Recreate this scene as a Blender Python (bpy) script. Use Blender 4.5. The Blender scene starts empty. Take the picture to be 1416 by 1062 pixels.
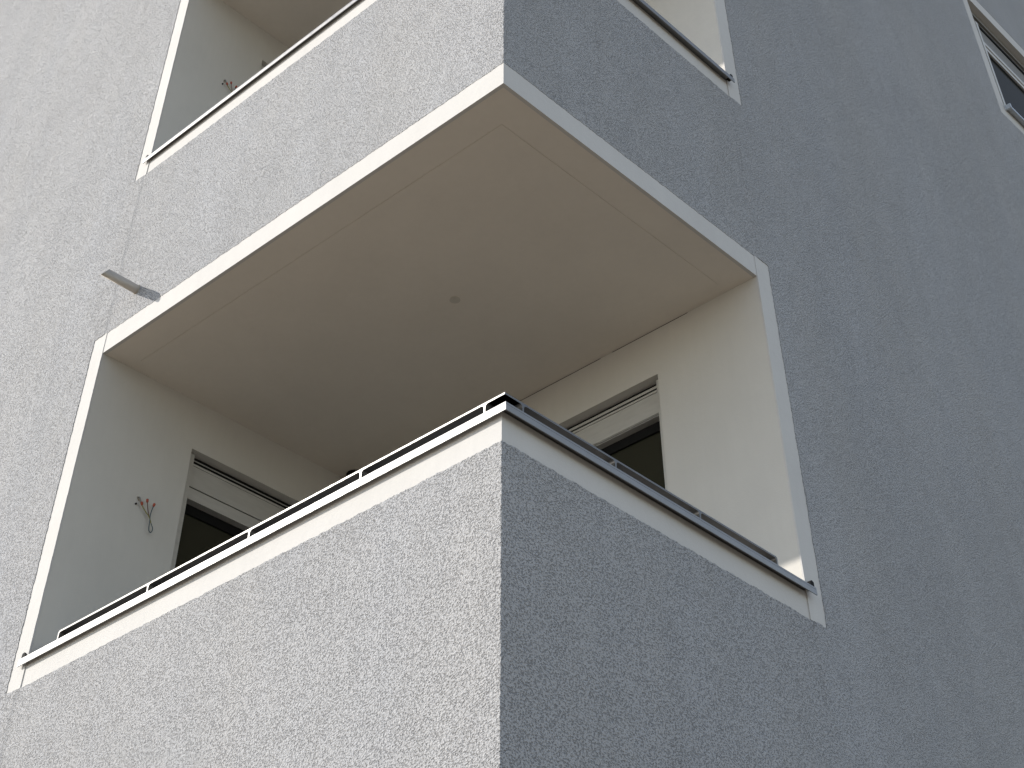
import bpy, bmesh, math, random
from mathutils import Vector
random.seed(7)
R = math.radians
sc = bpy.context.scene
COL = sc.collection

# ------------------------------------------------------------------ measures
G = 4.2                      # height of the lower white band above the ground
H = 2.9                      # storey height
A0, A1 = 2.882, 2.778        # sunny face: outer / inner edge of the white surround
B0, B1 = 1.862, 1.754        # shaded face
ZT, ZO = 1.690, 1.811        # lintel underside / top of the white lintel band
S = 0.0045                   # main facades stand proud of the corner parapets
BAND = 0.003                 # white band sits behind the roughcast
ZC0, ZC1 = 0.0956, 0.1268    # coping lip
CL, CR = 0.018, 0.0351       # coping overhang on the two faces
FL = -0.95                   # balcony floor
TOP = 12.0

# ------------------------------------------------------------------ helpers
def link(name, bm, mat, parent=None, smooth=False):
    me = bpy.data.meshes.new(name)
    bmesh.ops.recalc_face_normals(bm, faces=bm.faces)
    bm.to_mesh(me); bm.free()
    if smooth:
        for p in me.polygons: p.use_smooth = True
    ob = bpy.data.objects.new(name, me)
    me.materials.append(mat)
    COL.objects.link(ob)
    if parent is not None: ob.parent = parent
    return ob

def thing(name, label, cat, loc=(0, 0, 0), group=None):
    o = bpy.data.objects.new(name, None)
    o.empty_display_size = 0.2
    COL.objects.link(o); o.location = loc
    o['label'] = label; o['category'] = cat
    if group: o['group'] = group
    return o

def Lf(a, o, z): return Vector((a, -o, z + G))     # sunny face: along x, o outwards
def Rf(a, o, z): return Vector((o, a, z + G))      # shaded face: along y, o outwards
def Sl(a, o, z): return Vector((-A1 + o, a, z + G))   # side wall left, o into the balcony
def Sr(a, o, z): return Vector((a, B1 - o, z + G))    # side wall right
def Up(a, o, z): return Vector((a, z, o + G))

def fill(bm, faces):
    for f in faces: f.normal_update()
    bmesh.ops.triangulate(bm, faces=faces)

def prism(bm, pts, fr, o0, o1):
    """extrude the 2-d outline pts in the frame fr from depth o0 to o1"""
    f = [bm.verts.new(fr(a, o1, z)) for a, z in pts]
    b = [bm.verts.new(fr(a, o0, z)) for a, z in pts]
    n = len(pts)
    faces = [bm.faces.new(f), bm.faces.new(b[::-1])]
    for i in range(n):
        j = (i + 1) % n
        bm.faces.new((f[i], b[i], b[j], f[j]))
    if n > 4: fill(bm, faces)

def rect(a0, a1, z0, z1): return [(a0, z0), (a1, z0), (a1, z1), (a0, z1)]

def box(bm, fr, a0, a1, z0, z1, o0, o1): prism(bm, rect(a0, a1, z0, z1), fr, o0, o1)

def jit(p, q, step=0.009, amp=0.0035, out=True):
    """points from p (included) to q (not included), wandering like a hand-cut edge"""
    n = max(2, int(math.dist(p, q) / step))
    dx, dz = (q[0]-p[0]) / n, (q[1]-p[1]) / n
    l = math.hypot(dx, dz); nx, nz = -dz / l, dx / l
    pts = [p]; w = 0.0
    for i in range(1, n):
        w = 0.3 * w + random.uniform(-amp, amp) * 0.7
        t = random.uniform(-0.25, 0.25)
        pts.append((p[0] + dx*(i+t) + nx*w, p[1] + dz*(i+t) + nz*w))
    return pts

def tube(bm, pts, r, seg=8, cap=True):
    pts = [Vector(p) for p in pts]; rings = []
    up = Vector((0.13, 0.31, 0.94))
    for i, p in enumerate(pts):
        d = (pts[min(i+1, len(pts)-1)] - pts[max(i-1, 0)]).normalized()
        x = d.cross(up)
        if x.length < 1e-3: x = d.cross(Vector((1, 0, 0)))
        x.normalize(); y = d.cross(x)
        rr = r[i] if isinstance(r, (list, tuple)) else r
        rings.append([bm.verts.new(p + rr*(math.cos(2*math.pi*k/seg)*x + math.sin(2*math.pi*k/seg)*y)) for k in range(seg)])
    for a, b in zip(rings, rings[1:]):
        for k in range(seg):
            bm.faces.new((a[k], a[(k+1) % seg], b[(k+1) % seg], b[k]))
    if cap:
        bm.faces.new(rings[0][::-1]); bm.faces.new(rings[-1])

def spline(P, n=8):
    P = [Vector(p) for p in P]; out = []
    for i in range(len(P)-1):
        p0, p1, p2, p3 = P[max(i-1, 0)], P[i], P[i+1], P[min(i+2, len(P)-1)]
        for k in range(n):
            t = k / n
            out.append(0.5*((2*p1) + (p2-p0)*t + (2*p0-5*p1+4*p2-p3)*t*t + (3*p1-p0-3*p2+p3)*t**3))
    out.append(P[-1]); return out

# ------------------------------------------------------------------ materials
def mat(name, col=(.5, .5, .5), rough=.8, metal=0., spec=.5):
    m = bpy.data.materials.new(name); m.use_nodes = True
    b = m.node_tree.nodes['Principled BSDF']
    b.inputs['Base Color'].default_value = (*col, 1)
    b.inputs['Roughness'].default_value = rough
    b.inputs['Metallic'].default_value = metal
    b.inputs['Specular IOR Level'].default_value = spec
    return m

def nodes(m): return m.node_tree.nodes, m.node_tree.links, m.node_tree.nodes['Principled BSDF']

def coords(N, L, scale=(1, 1, 1), shift=0.):
    tc = N.new('ShaderNodeTexCoord'); mp = N.new('ShaderNodeMapping')
    mp.inputs['Scale'].default_value = scale; mp.inputs['Location'].default_value = (shift, shift, 0)
    L.new(tc.outputs['Object'], mp.inputs['Vector'])
    return mp.outputs['Vector']

def noise(N, L, vec, scale, detail=3, rough=.55, dist=0.):
    n = N.new('ShaderNodeTexNoise')
    n.inputs['Scale'].default_value = scale; n.inputs['Detail'].default_value = detail
    n.inputs['Roughness'].default_value = rough; n.inputs['Distortion'].default_value = dist
    L.new(vec, n.inputs['Vector']); return n.outputs['Fac']

def remap(N, L, v, a, b, c, d):
    m = N.new('ShaderNodeMapRange')
    for i, x in zip(('From Min', 'From Max', 'To Min', 'To Max'), (a, b, c, d)): m.inputs[i].default_value = x
    L.new(v, m.inputs['Value']); return m.outputs['Result']

def math_(N, L, op, a, b):
    m = N.new('ShaderNodeMath'); m.operation = op
    for i, x in enumerate((a, b)):
        if isinstance(x, (int, float)): m.inputs[i].default_value = x
        else: L.new(x, m.inputs[i])
    return m.outputs[0]

def tint(N, L, fac, base):
    """base colour multiplied by a grey factor"""
    m = N.new('ShaderNodeMix'); m.data_type = 'RGBA'; m.blend_type = 'MULTIPLY'
    m.inputs['Factor'].default_value = 1
    c = N.new('ShaderNodeCombineColor')
    for k in range(3): L.new(fac, c.inputs[k])
    if isinstance(base, tuple): m.inputs['A'].default_value = (*base, 1)
    else: L.new(base, m.inputs['A'])
    L.new(c.outputs[0], m.inputs['B']); return m.outputs['Result']

def roughcast(name, col, depth):
    m = mat(name, col, .95, 0, .15); N, L, B = nodes(m)
    v = coords(N, L, (.60, .60, .86), .00110); v3 = coords(N, L, (1, 1, 1), .0023); v2 = coords(N, L, (1, 1, .22))
    # floated grain: flat skin with torn, sideways pits that come thick in some patches, thin in others
    g1 = noise(N, L, v, 215, 2.5, .55, .1)
    g2 = noise(N, L, v3, 330, 2, .6, .2)
    clump = remap(N, L, noise(N, L, v3, 9, 3, .6), .3, .7, -.014, .014)
    pit = remap(N, L, math_(N, L, 'ADD', g1, clump), .31, .48, 0, 1)
    vo = N.new('ShaderNodeTexVoronoi'); vo.feature = 'F1'; vo.inputs['Scale'].default_value = 200
    L.new(v, vo.inputs['Vector'])
    h = math_(N, L, 'ADD', pit, math_(N, L, 'MULTIPLY', g2, .4))
    h = math_(N, L, 'SUBTRACT', h, math_(N, L, 'MULTIPLY', vo.outputs['Distance'], .45))
    bp = N.new('ShaderNodeBump'); bp.inputs['Strength'].default_value = 1
    bp.inputs['Distance'].default_value = depth
    L.new(h, bp.inputs['Height']); L.new(bp.outputs['Normal'], B.inputs['Normal'])
    # dirt: grit sitting in the pits, soft patches, run-off streaks
    pits = remap(N, L, pit, 0, .6, .86, 1)
    streak = remap(N, L, noise(N, L, v2, 3.2, 5, .6, .4), .3, .7, .965, 1.025)
    patch = math_(N, L, 'MULTIPLY', remap(N, L, noise(N, L, v3, .9, 4, .6), .3, .7, .95, 1.04),
                  remap(N, L, noise(N, L, coords(N, L, (1, 1, .5)), 6.5, 4, .65), .3, .7, .982, 1.016))
    grit = remap(N, L, noise(N, L, v3, 215, 2, .6), .3, .7, .965, 1.025)
    f = math_(N, L, 'MULTIPLY', math_(N, L, 'MULTIPLY', pits, streak), math_(N, L, 'MULTIPLY', patch, grit))
    # faint warm / cool drift
    mx = N.new('ShaderNodeMix'); mx.data_type = 'RGBA'
    L.new(remap(N, L, noise(N, L, v2, 1.7, 4, .6), .35, .65, 0, 1), mx.inputs['Factor'])
    mx.inputs['A'].default_value = (col[0]*1.008, col[1]*1.0, col[2]*.985, 1)
    mx.inputs['B'].default_value = (col[0]*.995, col[1]*1.0, col[2]*1.008, 1)
    L.new(tint(N, L, f, mx.outputs['Result']), B.inputs['Base Color'])
    return m

def smooth_plaster(name, col, depth=.0012):
    m = mat(name, col, .85, 0, .2); N, L, B = nodes(m)
    v = coords(N, L)
    g = math_(N, L, 'ADD', noise(N, L, v, 170, 3, .6), math_(N, L, 'MULTIPLY', noise(N, L, v, 24, 3, .5), 1.6))
    bp = N.new('ShaderNodeBump'); bp.inputs['Strength'].default_value = .6
    bp.inputs['Distance'].default_value = depth
    L.new(g, bp.inputs['Height']); L.new(bp.outputs['Normal'], B.inputs['Normal'])
    f = math_(N, L, 'MULTIPLY', remap(N, L, noise(N, L, v, 2.6, 4, .6), .3, .7, .965, 1.02),
              remap(N, L, noise(N, L, coords(N, L, (9, 9, 1.2)), 3, 3, .6), .3, .75, 1.0, .975))
    L.new(tint(N, L, f, col), B.inputs['Base Color'])
    return m

def metal_paint(name, col, rough, metal):
    m = mat(name, col, rough, metal); N, L, B = nodes(m)
    v = coords(N, L)
    L.new(remap(N, L, noise(N, L, v, 35, 4, .6), .3, .7, rough*.85, rough*1.2), B.inputs['Roughness'])
    f = remap(N, L, noise(N, L, coords(N, L, (1, 1, 6)), 9, 4, .6), .3, .7, .93, 1.04)
    L.new(tint(N, L, f, col), B.inputs['Base Color'])
    return m

M_CAST = roughcast('grey roughcast', (.393, .396, .406), .0058)
M_WHITE = smooth_plaster('white surround paint', (.535, .524, .506))
M_INNER = smooth_plaster('balcony wall paint', (.575, .557, .515), .0008)
M_SOFFIT = smooth_plaster('balcony ceiling paint', (.70, .652, .582), .0006)
M_FLOOR = smooth_plaster('balcony floor screed', (.24, .235, .225))
M_ALU = metal_paint('coated aluminium', (.23, .23, .23), .42, .45)
M_RAIL = metal_paint('handrail steel', (.14, .138, .135), .40, .55)
M_FRAME = metal_paint('window frame coating', (.50, .49, .46), .45, .1)
M_DARK = mat('flat black', (.006, .006, .006), .8, 0, .2)
M_GLASS = mat('dark window glass', (.024, .025, .016), .06, 0, .5)
M_GLASS2 = mat('shaded window glass', (.036, .035, .030), .10, 0, .10); M_GLASS2.node_tree.nodes['Principled BSDF'].inputs['IOR'].default_value = 1.13
M_BOX = metal_paint('shutter box coating', (.19, .18, .16), .5, .1)
M_PIPE = metal_paint('weathered spout', (.44, .41, .37), .5, .25)
M_HOLE = mat('dark recess', (.02, .018, .016), .9, 0, .1)
M_CRACK = mat('open joint', (.07, .055, .04), .9, 0, .1)
M_CAP = smooth_plaster('ceiling cover paint', (.56, .525, .465), .0006)
M_RED = mat('red connector', (.34, .055, .02), .45)
M_GRN = mat('yellow green insulation', (.23, .21, .04), .5)
M_BLU = mat('blue insulation', (.05, .085, .10), .5)
M_BRN = mat('brown insulation', (.14, .075, .055), .5)
M_GREY = mat('grey sleeve', (.20, .19, .17), .6)
M_CRUMB = smooth_plaster('broken plaster', (.40, .36, .29))

# ------------------------------------------------------------------ the building
bld = thing('apartment_building', 'grey roughcast apartment block with white-framed corner balconies seen from below', 'building')

def notched(xin, xout, far):
    """outline of a main facade with the balcony surrounds cut out; xin/xout signed"""
    j = xin + math.copysign(RAMP, xout)
    p = [(far, -G), (j, -G)]
    for k in (0, 1):
        z0, z1 = k*H, k*H + ZO
        p += jit((j, z0), (xout, z0)) + jit((xout, z0), (xout, z1)) + jit((xout, z1), (j, z1))
        p += [(j, z1)]
    p += [(j, TOP), (far, TOP)]
    return p
RAMP = .034
def ramp(bm, xin, xout, fr):
    """soft step where the main render runs out onto the corner render"""
    xm = math.copysign(abs(xin) + RAMP, xin)
    prof = [(xm, S), (xm*.7 + xin*.3, S*.86), (xm*.35 + xin*.65, S*.28), (xin, .0002)]
    for z0, z1 in ((-G, 0), (ZO, H), (H + ZO, TOP)):
        rows = [[bm.verts.new(fr(a, o, z)) for a, o in prof] for z in (z0, z1)]
        low = [bm.verts.new(fr(a, o - .012, z)) for z in (z0, z1) for a, o in (prof[0], prof[-1])]
        for i in range(3): bm.faces.new((rows[0][i], rows[0][i+1], rows[1][i+1], rows[1][i]))
        bm.faces.new((rows[0][0], *rows[0][1:], low[1], low[0])); bm.faces.new((rows[1][0], *rows[1][1:], low[3], low[2]))

# sunny facade
bm = bmesh.new(); prism(bm, notched(-A1, -A0, -14), Lf, S - .02, S); ramp(bm, -A1, -A0, Lf)
fac = link('facade', bm, M_CAST, bld)
bm = bmesh.new(); box(bm, Lf, -14, -A1 - .001, -G, TOP, -.25, -.006)
link('facade_core', bm, M_WHITE, fac)

# shaded facade with the far window: pieces butt against each other round the opening
WY0, WY1, WZ0, WZ1 = 5.985, 8.05, 5.83, 7.56     # outer edge of its white surround
bm = bmesh.new()
p = notched(B1, B0, WY0)
# last two points: (B1,TOP),(WY0,TOP) ; first two (WY0,-G),(B1,-G): cut the far edge along the surround
p = p[:-1] + [(WY0, TOP), (WY0, WZ1)] + jit((WY0, WZ1), (WY0, WZ0), .012, .002)[1:] + [(WY0, WZ0)]
prism(bm, p, Rf, S - .02, S)
prism(bm, [(WY0, WZ1)] + jit((WY0, WZ1), (WY1, WZ1), .012, .002)[1:] + [(WY1, WZ1), (WY1, TOP), (WY0, TOP)], Rf, S - .02, S)
prism(bm, [(WY0, -G), (WY1, -G), (WY1, WZ0)] + jit((WY1, WZ0), (WY0, WZ0), .012, .002)[1:] + [(WY0, WZ0)], Rf, S - .02, S)
prism(bm, rect(WY1, 16, -G, TOP), Rf, S - .02, S)
ramp(bm, B1, B0, Rf)
facr = link('facade', bm, M_CAST, bld)
bm = bmesh.new()
wy0, wy1, wz0, wz1 = 6.105, 7.93, 5.955, 7.41
box(bm, Rf, B1 + .001, wy0 - .03, -G, TOP, -.25, -.006)
box(bm, Rf, wy1 + .03, 16, -G, TOP, -.25, -.006)
box(bm, Rf, wy0 - .03, wy1 + .03, -G, wz0 - .03, -.25, -.006)
box(bm, Rf, wy0 - .03, wy1 + .03, wz1 + .03, TOP, -.25, -.006)
link('facade_core', bm, M_WHITE, facr)
# ragged corner piers: roughcast of the parapets and lintels, one piece round the corner
def corner_cast(z0, z1, name, parent):
    bm = bmesh.new()
    n = max(3, int((z1 - z0) / .008))
    zs = [z0 + (z1 - z0) * i / n for i in range(n + 1)]
    wav = [0.0]
    for _ in zs: wav.append(wav[-1]*.93 + random.uniform(-.0011, .0011))
    jl = [max(.0003, .0022 + a + random.uniform(-.0019, .0022)) for a in wav[1:]]; jr = [max(.0003, .0022 - a*.6 + random.uniform(-.0019, .0022)) for a in wav[1:]]
    lo = jit((-A1, z0), (0, z0)) if z0 > -G + .01 else [(-A1, z0)]
    hi = jit((0, z1), (-A1, z1))
    pl = lo + [(-a, z) for a, z in zip(jl, zs)] + hi[1:] + [(-A1, z1)]
    lo2 = jit((B1, z0), (0, z0)) if z0 > -G + .01 else [(B1, z0)]
    hi2 = jit((0, z1), (B1, z1))
    pr = lo2 + [(a, z) for a, z in zip(jr, zs)] + hi2[1:] + [(B1, z1)]
    for pts, fr in ((pl, Lf), (pr, Rf)):
        f = [bm.verts.new(fr(a, 0, z)) for a, z in pts]
        b = [bm.verts.new(fr(a, -.012, z)) for a, z in pts]
        if fr is Lf: vl = f
        else: vr = f
        faces = [bm.faces.new(f)]
        for i in range(len(pts)):
            j = (i + 1) % len(pts)
            # leave the mitred corner itself to the chamfer strip
            bm.faces.new((f[i], b[i], b[j], f[j]))
        fill(bm, faces)
    bm.verts.ensure_lookup_table()
    i0, i1 = len(lo), len(lo2)
    for i in range(n):
        bm.faces.new((vl[i0+i], vl[i0+i+1], vr[i1+i+1], vr[i1+i]))
    return link(name, bm, M_CAST, parent)

def glazing(fr, a0, a1, z0, z1, parent, name, flip, slot_line):
    """frame set back in its reveal: slot, shutter box, frame, black strip, pane.  o is measured outwards."""
    root = bpy.data.objects.new(name, None); COL.objects.link(root); root.parent = parent
    e = .046 if slot_line else .038
    bm = bmesh.new()                                    # guide rails in both jambs
    box(bm, fr, a0 + .002, a0 + e, z0, z1 - .004, -.075, -.034)
    box(bm, fr, a1 - e, a1 - .002, z0, z1 - .004, -.075, -.034)
    link('guide_rail', bm, M_FRAME, root)
    bm = bmesh.new()                                    # dark slot the shutter runs out of
    box(bm, fr, a0 + e + .001, a1 - e - .001, z1 - .035, z1 - .003, -.075, -.058)
    link('shutter_slot', bm, M_DARK, root)
    bm = bmesh.new()                                    # end slat of the rolled-up shutter
    box(bm, fr, a0 + e + .012, a1 - e - .004, z1 - (.024 if slot_line else .029), z1 - (.020 if slot_line else .016), -.0575, -.054)
    link('shutter_slat', bm, M_FRAME, root)
    zb = z1 - .165
    bm = bmesh.new()                                    # shutter box front, a lipped cover
    box(bm, fr, a0 + e + .001, a1 - e - .001, zb + .004, z1 - .048, -.085, -.062)
    box(bm, fr, a0 + e + .001, a1 - e - .001, z1 - .047, z1 - .036, -.085, -.058)
    if not slot_line: box(bm, fr, a0 + e + .001, a1 - e - .001, zb + .0005, zb + .0035, -.085, -.066)
    link('shutter_box', bm, M_FRAME, root)
    zf = zb - .062
    bm = bmesh.new()                                    # fixed frame: head, jambs
    if slot_line: box(bm, fr, a0 + e + .001, a1 - e - .001, zf, zb - .001, -.12, -.066)
    else:
        zf = zb - .004
        box(bm, fr, a0 + e + .001, a1 - e - .001, zf, zb - .001, -.12, -.072)
    box(bm, fr, a0 + .003, a0 + e + .03, z0, zf - .001, -.13, -.080)
    box(bm, fr, a1 - e - .03, a1 - .003, z0, zf - .001, -.13, -.080)
    link('frame', bm, M_FRAME, root)
    bm = bmesh.new()  # black strip between frame head and pane
    box(bm, fr, a0 + e + .031, a1 - e - .031, zf - .05, zf - .001, -.135, -.110)
    link('black_strip', bm, M_DARK, root)
    bm = bmesh.new()
    box(bm, fr, a0 + e + .031, a1 - e - .031, z0 + .02, zf - .051, -.135, -.120)
    link('glass', bm, M_GLASS, root)
    bm = bmesh.new()                                    # closes the reveal behind the frame
    box(bm, fr, a0 + .001, a1 - .001, z0 + .001, z1 - .001, -.2, -.14)
    link('backing', bm, M_HOLE, root)
    return root

def balcony(k):
    dz = k * H
    lf = lambda a, o, z: Lf(a, o, z + dz); rf = lambda a, o, z: Rf(a, o, z + dz)
    sl = lambda a, o, z: Sl(a, o, z + dz); sr = lambda a, o, z: Sr(a, o, z + dz)
    # ---- slab above with its soffit groove, one mesh
    bm = bmesh.new()
    X0, X1, Y0, Y1 = -A1, -BAND, BAND, B1
    zs = ZT
    def v(x, y, z): return bm.verts.new((x, y, z + G + dz))
    # outer sides + top
    o = [v(X0, Y0, zs), v(X1, Y0, zs), v(X1, Y1, zs), v(X0, Y1, zs)]
    t = [v(X0, Y0, H + FL), v(X1, Y0, H + FL), v(X1, Y1, H + FL), v(X0, Y1, H + FL)]
    for i in range(4):
        j = (i + 1) % 4; bm.faces.new((o[i], o[j], t[j], t[i]))
    bm.faces.new(t)
    # soffit with a drip groove running parallel to both free edges, short of the side walls
    gw, gd, g0 = .005, .0022, .170
    gx1, gy0, gx0, gy1 = X1 - g0, Y0 + g0, -A1 + .085, B1 - .072
    poly = [(gx0, gy0), (gx1, gy0), (gx1, gy1), (gx1 - gw, gy1), (gx1 - gw, gy0 + gw), (gx0, gy0 + gw)]
    rim = [v(x, y, zs) for x, y in poly]; deep = [v(x, y, zs + gd) for x, y in poly]
    for i in range(6):
        j = (i + 1) % 6; bm.faces.new((rim[i], rim[j], deep[j], deep[i]))
    fill(bm, [bm.faces.new(deep)])
    # soffit faces around the groove
    bm.faces.new((o[0], o[1], rim[1], rim[0]))
    bm.faces.new((o[1], o[2], rim[2], rim[1]))
    bm.faces.new((o[2], o[3], rim[3], rim[2]))
    fill(bm, [bm.faces.new((o[3], rim[5], rim[4], rim[3]))])
    bm.faces.new((o[3], o[0], rim[0], rim[5]))
    slab = link('balcony', bm, M_SOFFIT, bld)
    slab['label'] = ('lower corner balcony with bare white walls under a beige ceiling' if k == 0 else
                     'upper corner balcony cut off by the top of the photo')
    # ---- white lintel band and parapet core on both faces
    bm = bmesh.new()
    prism(bm, [(-A1, -BAND), (-BAND, -BAND), (-BAND, -B1), (-.2, -B1), (-.2, -.2), (-A1, -.2)],
          lambda a, o_, z: Vector((a, -z, o_ + G + dz)), FL, ZC1 - .012)
    link('parapet', bm, M_WHITE, slab)
    bm = bmesh.new()                                     # thin lintel fascia just proud of the slab edge
    prism(bm, [(-A1, -BAND + .0015), (-BAND + .0015, -BAND + .0015), (-BAND + .0015, -B1), (-.02, -B1), (-.02, -.02), (-A1, -.02)],
          lambda a, o_, z: Vector((a, -z, o_ + G + dz)), ZT - .002, ZO + .02)
    link('lintel_band', bm, M_WHITE, slab)
    # ---- white side bands of the surround with a hand-trowelled inner edge
    bm = bmesh.new()
    prism(bm, [(-A0 - .01, ZO + .01), (-A1 - RAMP, ZO + .01), (-A1 - RAMP, ZO), (-A1, ZO)] + jit((-A1 + .001, ZT), (-A1 + .001, .1), .02, .0018) + [(-A1, .1), (-A1, 0), (-A1 - RAMP, 0), (-A1 - RAMP, -.01), (-A0 - .01, -.01)],
          lf, S - .012, S - BAND)
    link('surround', bm, M_WHITE, slab)
    bm = bmesh.new()
    prism(bm, [(B0 + .01, ZO + .01), (B1 + RAMP, ZO + .01), (B1 + RAMP, ZO), (B1, ZO)] + jit((B1 - .001, ZT), (B1 - .001, .1), .02, .0018) + [(B1, .1), (B1, 0), (B1 + RAMP, 0), (B1 + RAMP, -.01), (B0 + .01, -.01)],
          rf, S - .012, S - BAND)
    link('surround', bm, M_WHITE, slab)
    # ---- side walls with the door openings
    DL = (.622, 1.60, 1.422); DR = (-1.62, -.632, 1.434)
    bm = bmesh.new()
    y0 = -(S - .010)
    prism(bm, [(y0, FL), (DL[0], FL), (DL[0], DL[2]), (DL[1], DL[2]), (DL[1], FL), (B1 + .2, FL), (B1 + .2, ZT + .05), (y0, ZT + .05)], sl, -.2, 0)
    link('side_wall', bm, M_INNER, slab)
    bm = bmesh.new()
    prism(bm, [(-A1 + .0005, FL), (DR[0], FL), (DR[0], DR[2]), (DR[1], DR[2]), (DR[1], FL), (S - .010, FL), (S - .010, ZT + .05), (-A1 + .0005, ZT + .05)], sr, -.2, 0)
    link('side_wall', bm, M_INNER, slab)
    # shrinkage crack between ceiling and the right-hand wall
    bm = bmesh.new()
    for x0, x1 in ((-1.56, -.98), (-.90, -.42)):
        box(bm, sr, x0, x1, ZT - .0028, ZT - .0006, -.003, .0010)
    link('crack', bm, M_CRACK, slab)
    # ---- floor
    bm = bmesh.new()
    if k == 0: prism(bm, rect(-A1 - .05, -.1, .1, B1 + .05), Up, FL - .25, FL + .004)
    else: prism(bm, rect(-A1 - .05, -.1, .1, B1 + .05), Up, FL + .0005, FL + .004)
    link('floor_screed', bm, M_FLOOR, slab)
    # ---- coping: folded metal cap mitred round the corner
    sec = [(0, ZC0), (0, ZC1 - .0098), (.0022, ZC1 - .0094), (.0022, ZC1 - .0084), (.0006, ZC1 - .0080), (.0012, ZC1), (.262, ZC1 - .006), (.262, .080), (.260, .080), (.260, ZC1 - .008), (.0045, ZC1 - .002), (.0045, ZC0)]
    bm = bmesh.new()
    rings = []
    for st in range(3):
        ring = []
        for tt, z in sec:
            x, y = CR - tt, -CL + tt
            if st == 0: x = -2.817 if tt < .03 else -A1 - .004
            if st == 2: y = 1.776 if tt < .04 else B1 + .004
            ring.append(bm.verts.new((x, y, z + G + dz)))
        rings.append(ring)
    n = len(sec)
    for a, b in zip(rings, rings[1:]):
        for i in range(n): bm.faces.new((a[i], a[(i+1) % n], b[(i+1) % n], b[i]))
    fill(bm, [bm.faces.new(rings[0]), bm.faces.new(rings[-1][::-1])])
    cop = link('coping', bm, M_ALU, slab)
    bm = bmesh.new()                                      # black blocks painted as the dark gaps where the upstand enters
    prism(bm, [(-2.814, ZC1 - .004), (-2.786, ZC1 - .004), (-2.784, ZC1 + .016), (-2.798, ZC1 + .029), (-2.811, ZC1 + .026)], lf, 0, .0105)
    link('coping_gap_dark', bm, M_DARK, slab); bm = bmesh.new()
    prism(bm, [(B1 + .018, ZC1 - .004), (B1 - .008, ZC1 - .004), (B1 - .010, ZC1 + .012), (B1 + .003, ZC1 + .027), (B1 + .017, ZC1 + .022)], rf, 0, .030)
    link('coping_gap_dark', bm, M_DARK, slab)
    # ---- doors
    glazing(sl, DL[0], DL[1], FL, DL[2], bld, 'balcony_door', False, True)
    glazing(sr, DR[0], DR[1], FL, DR[2], bld, 'balcony_door', True, False)
    # ---- round cover in the ceiling
    bm = bmesh.new()
    bmesh.ops.create_cone(bm, cap_ends=True, segments=32, radius1=.026, radius2=.024, depth=.006)
    bmesh.ops.translate(bm, verts=bm.verts, vec=(-1.175, .903, ZT - .0025 + G + dz))
    link('ceiling_cover', bm, M_CAP, slab)
    return slab

for k in (0, 1): slab_k = balcony(k)
pr0 = corner_cast(-G, 0, 'parapet_render', bld)
pr1 = corner_cast(ZO, H, 'parapet_render', bld)
pr2 = corner_cast(H + ZO, TOP, 'parapet_render', bld)
# bodies behind the corner render: ground floor and storeys above
bm = bmesh.new()
box(bm, Lf, -A1 + .0005, -.006, -G, FL - .26, -B1, -.006)
link('corner_core', bm, M_WHITE, bld); bm = bmesh.new()
box(bm, Lf, -A1 + .0005, -.006, 2*H + FL + .01, TOP, -B1, -.006)
link('corner_core', bm, M_WHITE, bld); bm = bmesh.new()
box(bm, Lf, -14, -.01, TOP + .001, TOP + .3, -16, 0)  # unseen top slab, added to block light from above
link('roof_light_block', bm, M_WHITE, bld)

# ------------------------------------------------------------------ the far window
win = bpy.data.objects.new('window', None); COL.objects.link(win); win.parent = bld
bm = bmesh.new()                                          # white surround, four strips
for r in ((WY0 - .01, wy0, WZ0 - .01, WZ1 + .01), (wy1, WY1 + .01, WZ0 - .01, WZ1 + .01),
          (wy0, wy1, wz1, WZ1 + .01), (wy0, wy1, WZ0 - .01, wz0)):
    box(bm, Rf, *r, -.13, S - .002)
link('surround', bm, M_WHITE, win)
bm = bmesh.new()
prism(bm, [(S + .05, wz0 - .014), (S + .05, wz0 + .006), (S + .0485, wz0 + .008), (-.11, wz0 + .022), (-.11, wz0 + .0195), (S + .0475, wz0 + .005), (S + .0475, wz0 - .014)],
      lambda a, o, z: Vector((a, o, z + G)), wy0 + .004, wy1 - .004)
for y in (wy0 + .001, wy1 - .019):
    box(bm, Rf, y, y + .018, wz0 - .016, wz0 + .030, -.11, S + .0525)
link('sill', bm, metal_paint('pale sill metal', (.50, .53, .56), .4, .5), win)
bm = bmesh.new()
box(bm, Rf, wy0 + .001, wy1 - .001, wz1 - .115, wz1 - .060, -.13, -.075)
link('shutter_slot', bm, M_DARK, win)
bm = bmesh.new()
box(bm, Rf, wy0 + .012, wy1 - .012, wz1 - .080, wz1 - .076, -.12, -.072)
link('shutter_slat', bm, M_FRAME, win)
bm = bmesh.new()
box(bm, Rf, wy0 + .001, wy1 - .001, wz1 - .059, wz1 - .001, -.13, -.055)
box(bm, Rf, wy0 + .001, wy1 - .001, wz1 - .30, wz1 - .116, -.13, -.085)
link('shutter_box', bm, M_BOX, win)
bm = bmesh.new()                                          # shutter guides close to the wall face
for ya, yb in ((wy0 + .042, wy0 + .080), (wy1 - .080, wy1 - .042)):
    box(bm, Rf, ya, yb, wz0 + .02, wz1 - .31, -.070, -.003)
    link('guide_rail', bm, M_FRAME, win); bm = bmesh.new()
bm.free()
zf = wz1 - .301
bm = bmesh.new()
box(bm, Rf, wy0 + .001, wy0 + .05, wz0 + .02, zf, -.13, -.078)
box(bm, Rf, wy1 - .05, wy1 - .001, wz0 + .02, zf, -.13, -.078)
box(bm, Rf, wy0 + .051, wy1 - .051, zf - .045, zf, -.13, -.080)
link('frame', bm, M_FRAME, win)
bm = bmesh.new()
zc = zf - .047
box(bm, Rf, wy0 + .053, wy0 + .10, wz0 + .02, zc, -.13, -.088)
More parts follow.
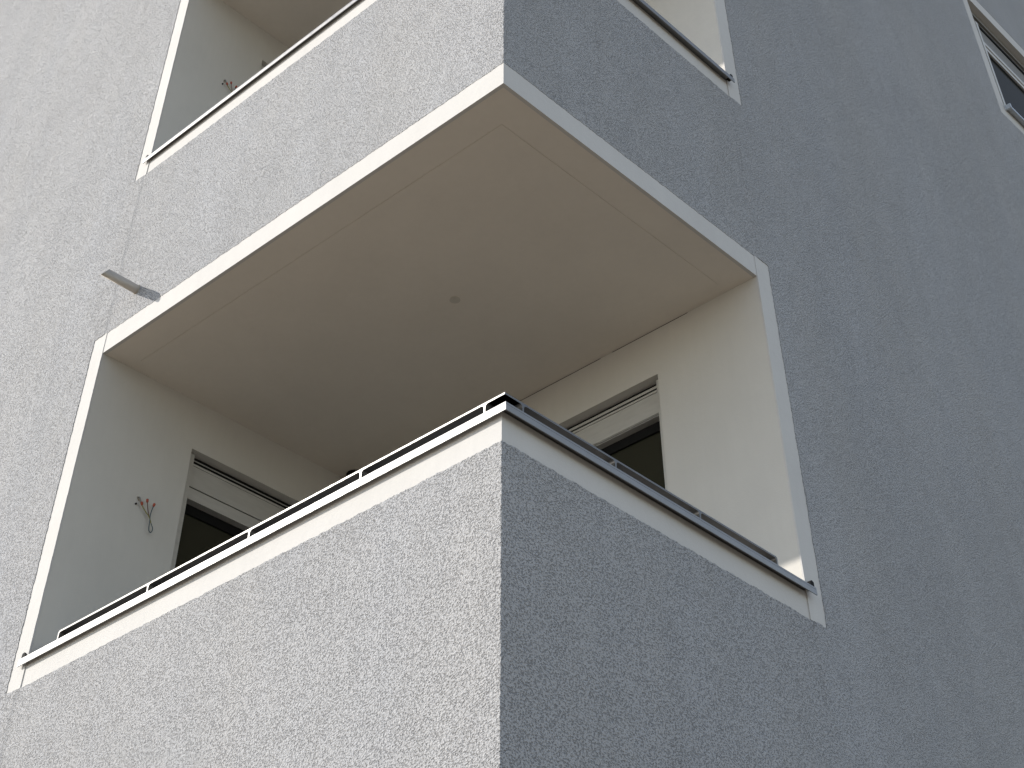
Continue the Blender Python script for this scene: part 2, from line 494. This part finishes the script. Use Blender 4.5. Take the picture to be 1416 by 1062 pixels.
box(bm, Rf, wy0 + .101, wy1 - .052, zc - .050, zc, -.13, -.088)
link('casement', bm, M_FRAME, win)
bm = bmesh.new()  # black strip painted as the dark line the frame reflects in the glass
box(bm, Rf, wy0 + .101, wy1 - .052, zc - .078, zc - .051, -.128, -.103)
link('black_strip', bm, M_DARK, win)
bm = bmesh.new()
box(bm, Rf, wy0 + .101, wy1 - .052, wz0 + .02, zc - .079, -.128, -.108)
link('glass', bm, M_GLASS2, win)

# ------------------------------------------------------------------ handrail on the lower parapet
hr = thing('handrail', 'flat metal handrail on short posts along the lower balcony parapet', 'railing', (0, 0, G + ZC1 - .006))
def rail_run(a_end, a_corner, posts, zt_, fr, o0, o1, name, end_sign):
    """comb outline: one flat bar with posts, the slots between them round-cornered"""
    th, pw, r, zb = .0078, .0085, .012, ZC1 - .012
    s = end_sign                                           # +1: the corner lies at larger a
    pts = [(a_end + s*.010, zt_), (a_corner, zt_), (a_corner, zt_ - th)]
    seq = sorted(posts, key=lambda a: -s*a)                # from the corner outwards
    cur = a_corner
    for i, a in enumerate(seq):
        near = a + s*pw/2; far = a - s*pw/2
        # arrive at post under the bar with a fillet
        for q in range(5):
            t = q/4*math.pi/2
            pts.append((near + s*r*(1-math.sin(t)), zt_ - th - r*(1-math.cos(t))))
        pts.append((near, zb)); pts.append((far, zb))
        for q in range(5):
            t = q/4*math.pi/2
            pts.append((far - s*r*(1-math.cos(t)), zt_ - th - r*(1-math.sin(t))))
    # rounded bent-down end
    ei = a_end + s*pw
    for q in range(5):
        t = q/4*math.pi/2
        pts.append((ei + s*.008*(1-math.sin(t)), zt_ - th - .008*(1-math.cos(t))))
    pts += [(ei, zb), (a_end, zb), (a_end, zt_ - .012)]
    for q in range(1, 4):
        t = q/4*math.pi/2
        pts.append((a_end + s*.010*(1-math.cos(t)), zt_ - .012 + .012*math.sin(t)))
    bm = bmesh.new()
    prism(bm, pts, fr, o0, o1)
    ob = link(name, bm, M_RAIL, hr)
    ob.location = -hr.location
    return ob
ZR = .208
rail_run(-2.625, -.0148, [-.111, -.735, -1.364, -2.0], ZR, Lf, -.115, -.03, 'rail', 1)
rail_run(1.600, .0302, [.122, .613, 1.105], ZR, Rf, -.0998, -.0149, 'rail', -1)

# ------------------------------------------------------------------ water spout in the sunny wall
sp = thing('water_spout', 'short weathered metal drain spout sticking out of the sunlit wall', 'drain pipe', (-2.585, 0, G + 1.985))
bm = bmesh.new()
NS = 24; ro, ri = .024, .021
def ring(y, r, slant):
    out = []
    for q in range(NS):
        t = 2*math.pi*q/NS; z = r*math.sin(t)
        out.append(bm.verts.new((r*math.cos(t), y + slant*z, z)))
    return out
r1 = ring(.03, ro, 0); r2 = ring(-.197, ro, .7); r3 = ring(-.197, ri, .7); r4 = ring(.03, ri, 0)
for a, b in ((r1, r2), (r2, r3), (r3, r4)):
    for q in range(NS): bm.faces.new((a[q], a[(q+1) % NS], b[(q+1) % NS], b[q]))
link('pipe', bm, M_PIPE, sp, True)
bm = bmesh.new()                                           # mortar collar where it leaves the wall
tube(bm, [(0, .004, 0), (0, -.004, 0)], [.028, .0252], 20)
link('collar', bm, M_CRUMB, sp)

# ------------------------------------------------------------------ rain pipe in the far balcony corner
dp = thing('rain_pipe', 'grey rain pipe with a dark collar under the lower balcony ceiling corner', 'drain pipe', (-2.700, 1.655, G + FL))
bm = bmesh.new(); tube(bm, [(0, 0, .005), (0, 0, ZT - FL - .001)], .030, 24)
link('pipe', bm, M_PIPE, dp)
bm = bmesh.new(); tube(bm, [(0, 0, ZT - FL - .012), (0, 0, ZT - FL - .0015)], [.047, .050], 28)
link('collar', bm, M_DARK, dp)

# ------------------------------------------------------------------ loose wires on the left balcony walls
def wires(k, label):
    w = thing('electric_wires', label, 'wires', (-A1, .375, G + k*H + 1.035), 'loose wires left hanging on the balcony walls')
    def P(o, y, z): return (o, y - .375, z - 1.035)
    bm = bmesh.new()
    ring_ = []
    for q in range(11):
        t = 2*math.pi*q/11; r = random.uniform(.008, .015)
        ring_.append(bm.verts.new((.0025, r*math.cos(t), r*math.sin(t))))
    c = bm.verts.new((.0005, 0, 0))
    ob_ = [bm.verts.new((-.01, v.co.y*1.1, v.co.z*1.1)) for v in ring_]
    for q in range(11):
        bm.faces.new((ring_[q], ring_[(q+1) % 11], c)); bm.faces.new((ob_[q], ob_[(q+1) % 11], ring_[(q+1) % 11], ring_[q]))
    link('wall_hole', bm, M_CRUMB, w)
    bm = bmesh.new()
    tube(bm, spline([P(-.01, .371, 1.037), P(.010, .370, 1.036), P(.018, .374, 1.020), P(.018, .384, 1.002)]), .0036, 8)
    link('sleeve', bm, M_GREY, w)
    bm = bmesh.new(); tube(bm, [P(-.004, .364, 1.002), P(.006, .363, 1.001)], .005, 8)
    link('wall_plug', bm, M_HOLE, w)
    runs = [
        (M_GRN, [P(.018, .384, 1.002), P(.021, .397, .986), P(.022, .416, .970), P(.022, .438, .954), P(.022, .455, .928)], P(.022, .380, 1.012), P(.022, .387, .996)),
        (M_BRN, [P(.022, .440, .952), P(.024, .428, .972), P(.026, .416, .998), P(.026, .410, 1.020)], P(.027, .406, 1.036), P(.026, .410, 1.018)),
        (M_BLU, [P(.022, .455, .928), P(.022, .469, .906), P(.022, .465, .886), P(.022, .455, .884), P(.022, .448, .900), P(.022, .446, .932), P(.024, .441, .962), P(.025, .443, .988), P(.026, .447, 1.010)], P(.027, .451, 1.030), P(.026, .447, 1.012)),
    ]
    for m, pts, a, b in runs:
        bm = bmesh.new(); tube(bm, spline(pts, 6), .0024, 7)
        o = link('wire', bm, m, w, True)
        bm = bmesh.new()
        va, vb = Vector(a), Vector(b)
        tube(bm, [va, va.lerp(vb, .15), va.lerp(vb, .6), vb], [.003, .0062, .0066, .0045], 10)
        link('wire_connector', bm, M_RED, o)
    return w
wires(0, 'loose looped wires with red caps on the left wall of the lower balcony')
wires(1, 'red-capped wire ends peeping over the coping of the upper balcony')

# ------------------------------------------------------------------ ground
bm = bmesh.new(); prism(bm, [(-400, -400), (400, -400), (400, 400), (-400, 400)], lambda a, o, z: Vector((a, z, o)), -.3, 0)
m = mat('paving', (.25, .215, .17), .9, 0, .2); N, L, B = nodes(m)
v = coords(N, L)
br = N.new('ShaderNodeTexBrick'); br.inputs['Scale'].default_value = 2.2
br.inputs['Color1'].default_value = (.27, .232, .185, 1); br.inputs['Color2'].default_value = (.24, .205, .16, 1)
br.inputs['Mortar'].default_value = (.13, .115, .095, 1); br.inputs['Mortar Size'].default_value = .012
L.new(v, br.inputs['Vector'])
L.new(tint(N, L, remap(N, L, noise(N, L, v, 1.3, 5, .6), .3, .7, .85, 1.12), br.outputs['Color']), B.inputs['Base Color'])
g = link('ground', bm, m); g['kind'] = 'structure'; g['label'] = 'pale paved ground in front of the block'

# ------------------------------------------------------------------ light
D = Vector((.243, .22, -.18)).normalized()
sun = bpy.data.lights.new('sun', 'SUN'); sun.energy = 3.4; sun.angle = R(.55); sun.color = (1, .94, .86)
so = bpy.data.objects.new('sun', sun); COL.objects.link(so)
so.rotation_euler = D.to_track_quat('-Z', 'Y').to_euler(); so.location = (-8, -8, 14)
w = bpy.data.worlds.new('World'); sc.world = w; w.use_nodes = True
N, L = w.node_tree.nodes, w.node_tree.links
sky = N.new('ShaderNodeTexSky'); sky.sky_type = 'NISHITA'; sky.sun_disc = False
sky.sun_elevation = math.asin(-D.z); sky.sun_rotation = math.atan2(-D.x, -D.y) % (2*math.pi)
sky.air_density = 1.0; sky.dust_density = 0.5; sky.ozone_density = 1.0
bg = N['Background']; bg.inputs['Strength'].default_value = .15
hs = N.new('ShaderNodeHueSaturation'); hs.inputs['Saturation'].default_value = .64   # hazy, whitish air
L.new(sky.outputs['Color'], hs.inputs['Color']); L.new(hs.outputs['Color'], bg.inputs['Color'])

# ------------------------------------------------------------------ camera
FW = Vector((-.47058332, .50350662, .72459121)); YAW, ROLL = .7516, -.0011
f = 2002.04
cd = bpy.data.cameras.new('camera'); cam = bpy.data.objects.new('camera', cd); COL.objects.link(cam)
cam.location = (2.87514666, -3.02466656, -2.60418833 + G)
r = Vector((math.cos(YAW), math.sin(YAW), 0)); u = r.cross(FW)
r2 = math.cos(ROLL)*r + math.sin(ROLL)*u; u2 = -math.sin(ROLL)*r + math.cos(ROLL)*u
from mathutils import Matrix
mtx = Matrix((r2, u2, -FW)).transposed().to_4x4(); mtx.translation = cam.location
cam.matrix_world = mtx
cd.sensor_fit = 'HORIZONTAL'; cd.sensor_width = 36; cd.lens = f/1416*36
cd.shift_y = -438.81/1416
cd.clip_start = .05; cd.clip_end = 2000
sc.camera = cam

sc.view_settings.view_transform = 'Standard'; sc.view_settings.look = 'None'
sc.view_settings.exposure = 0.68; sc.view_settings.gamma = 1
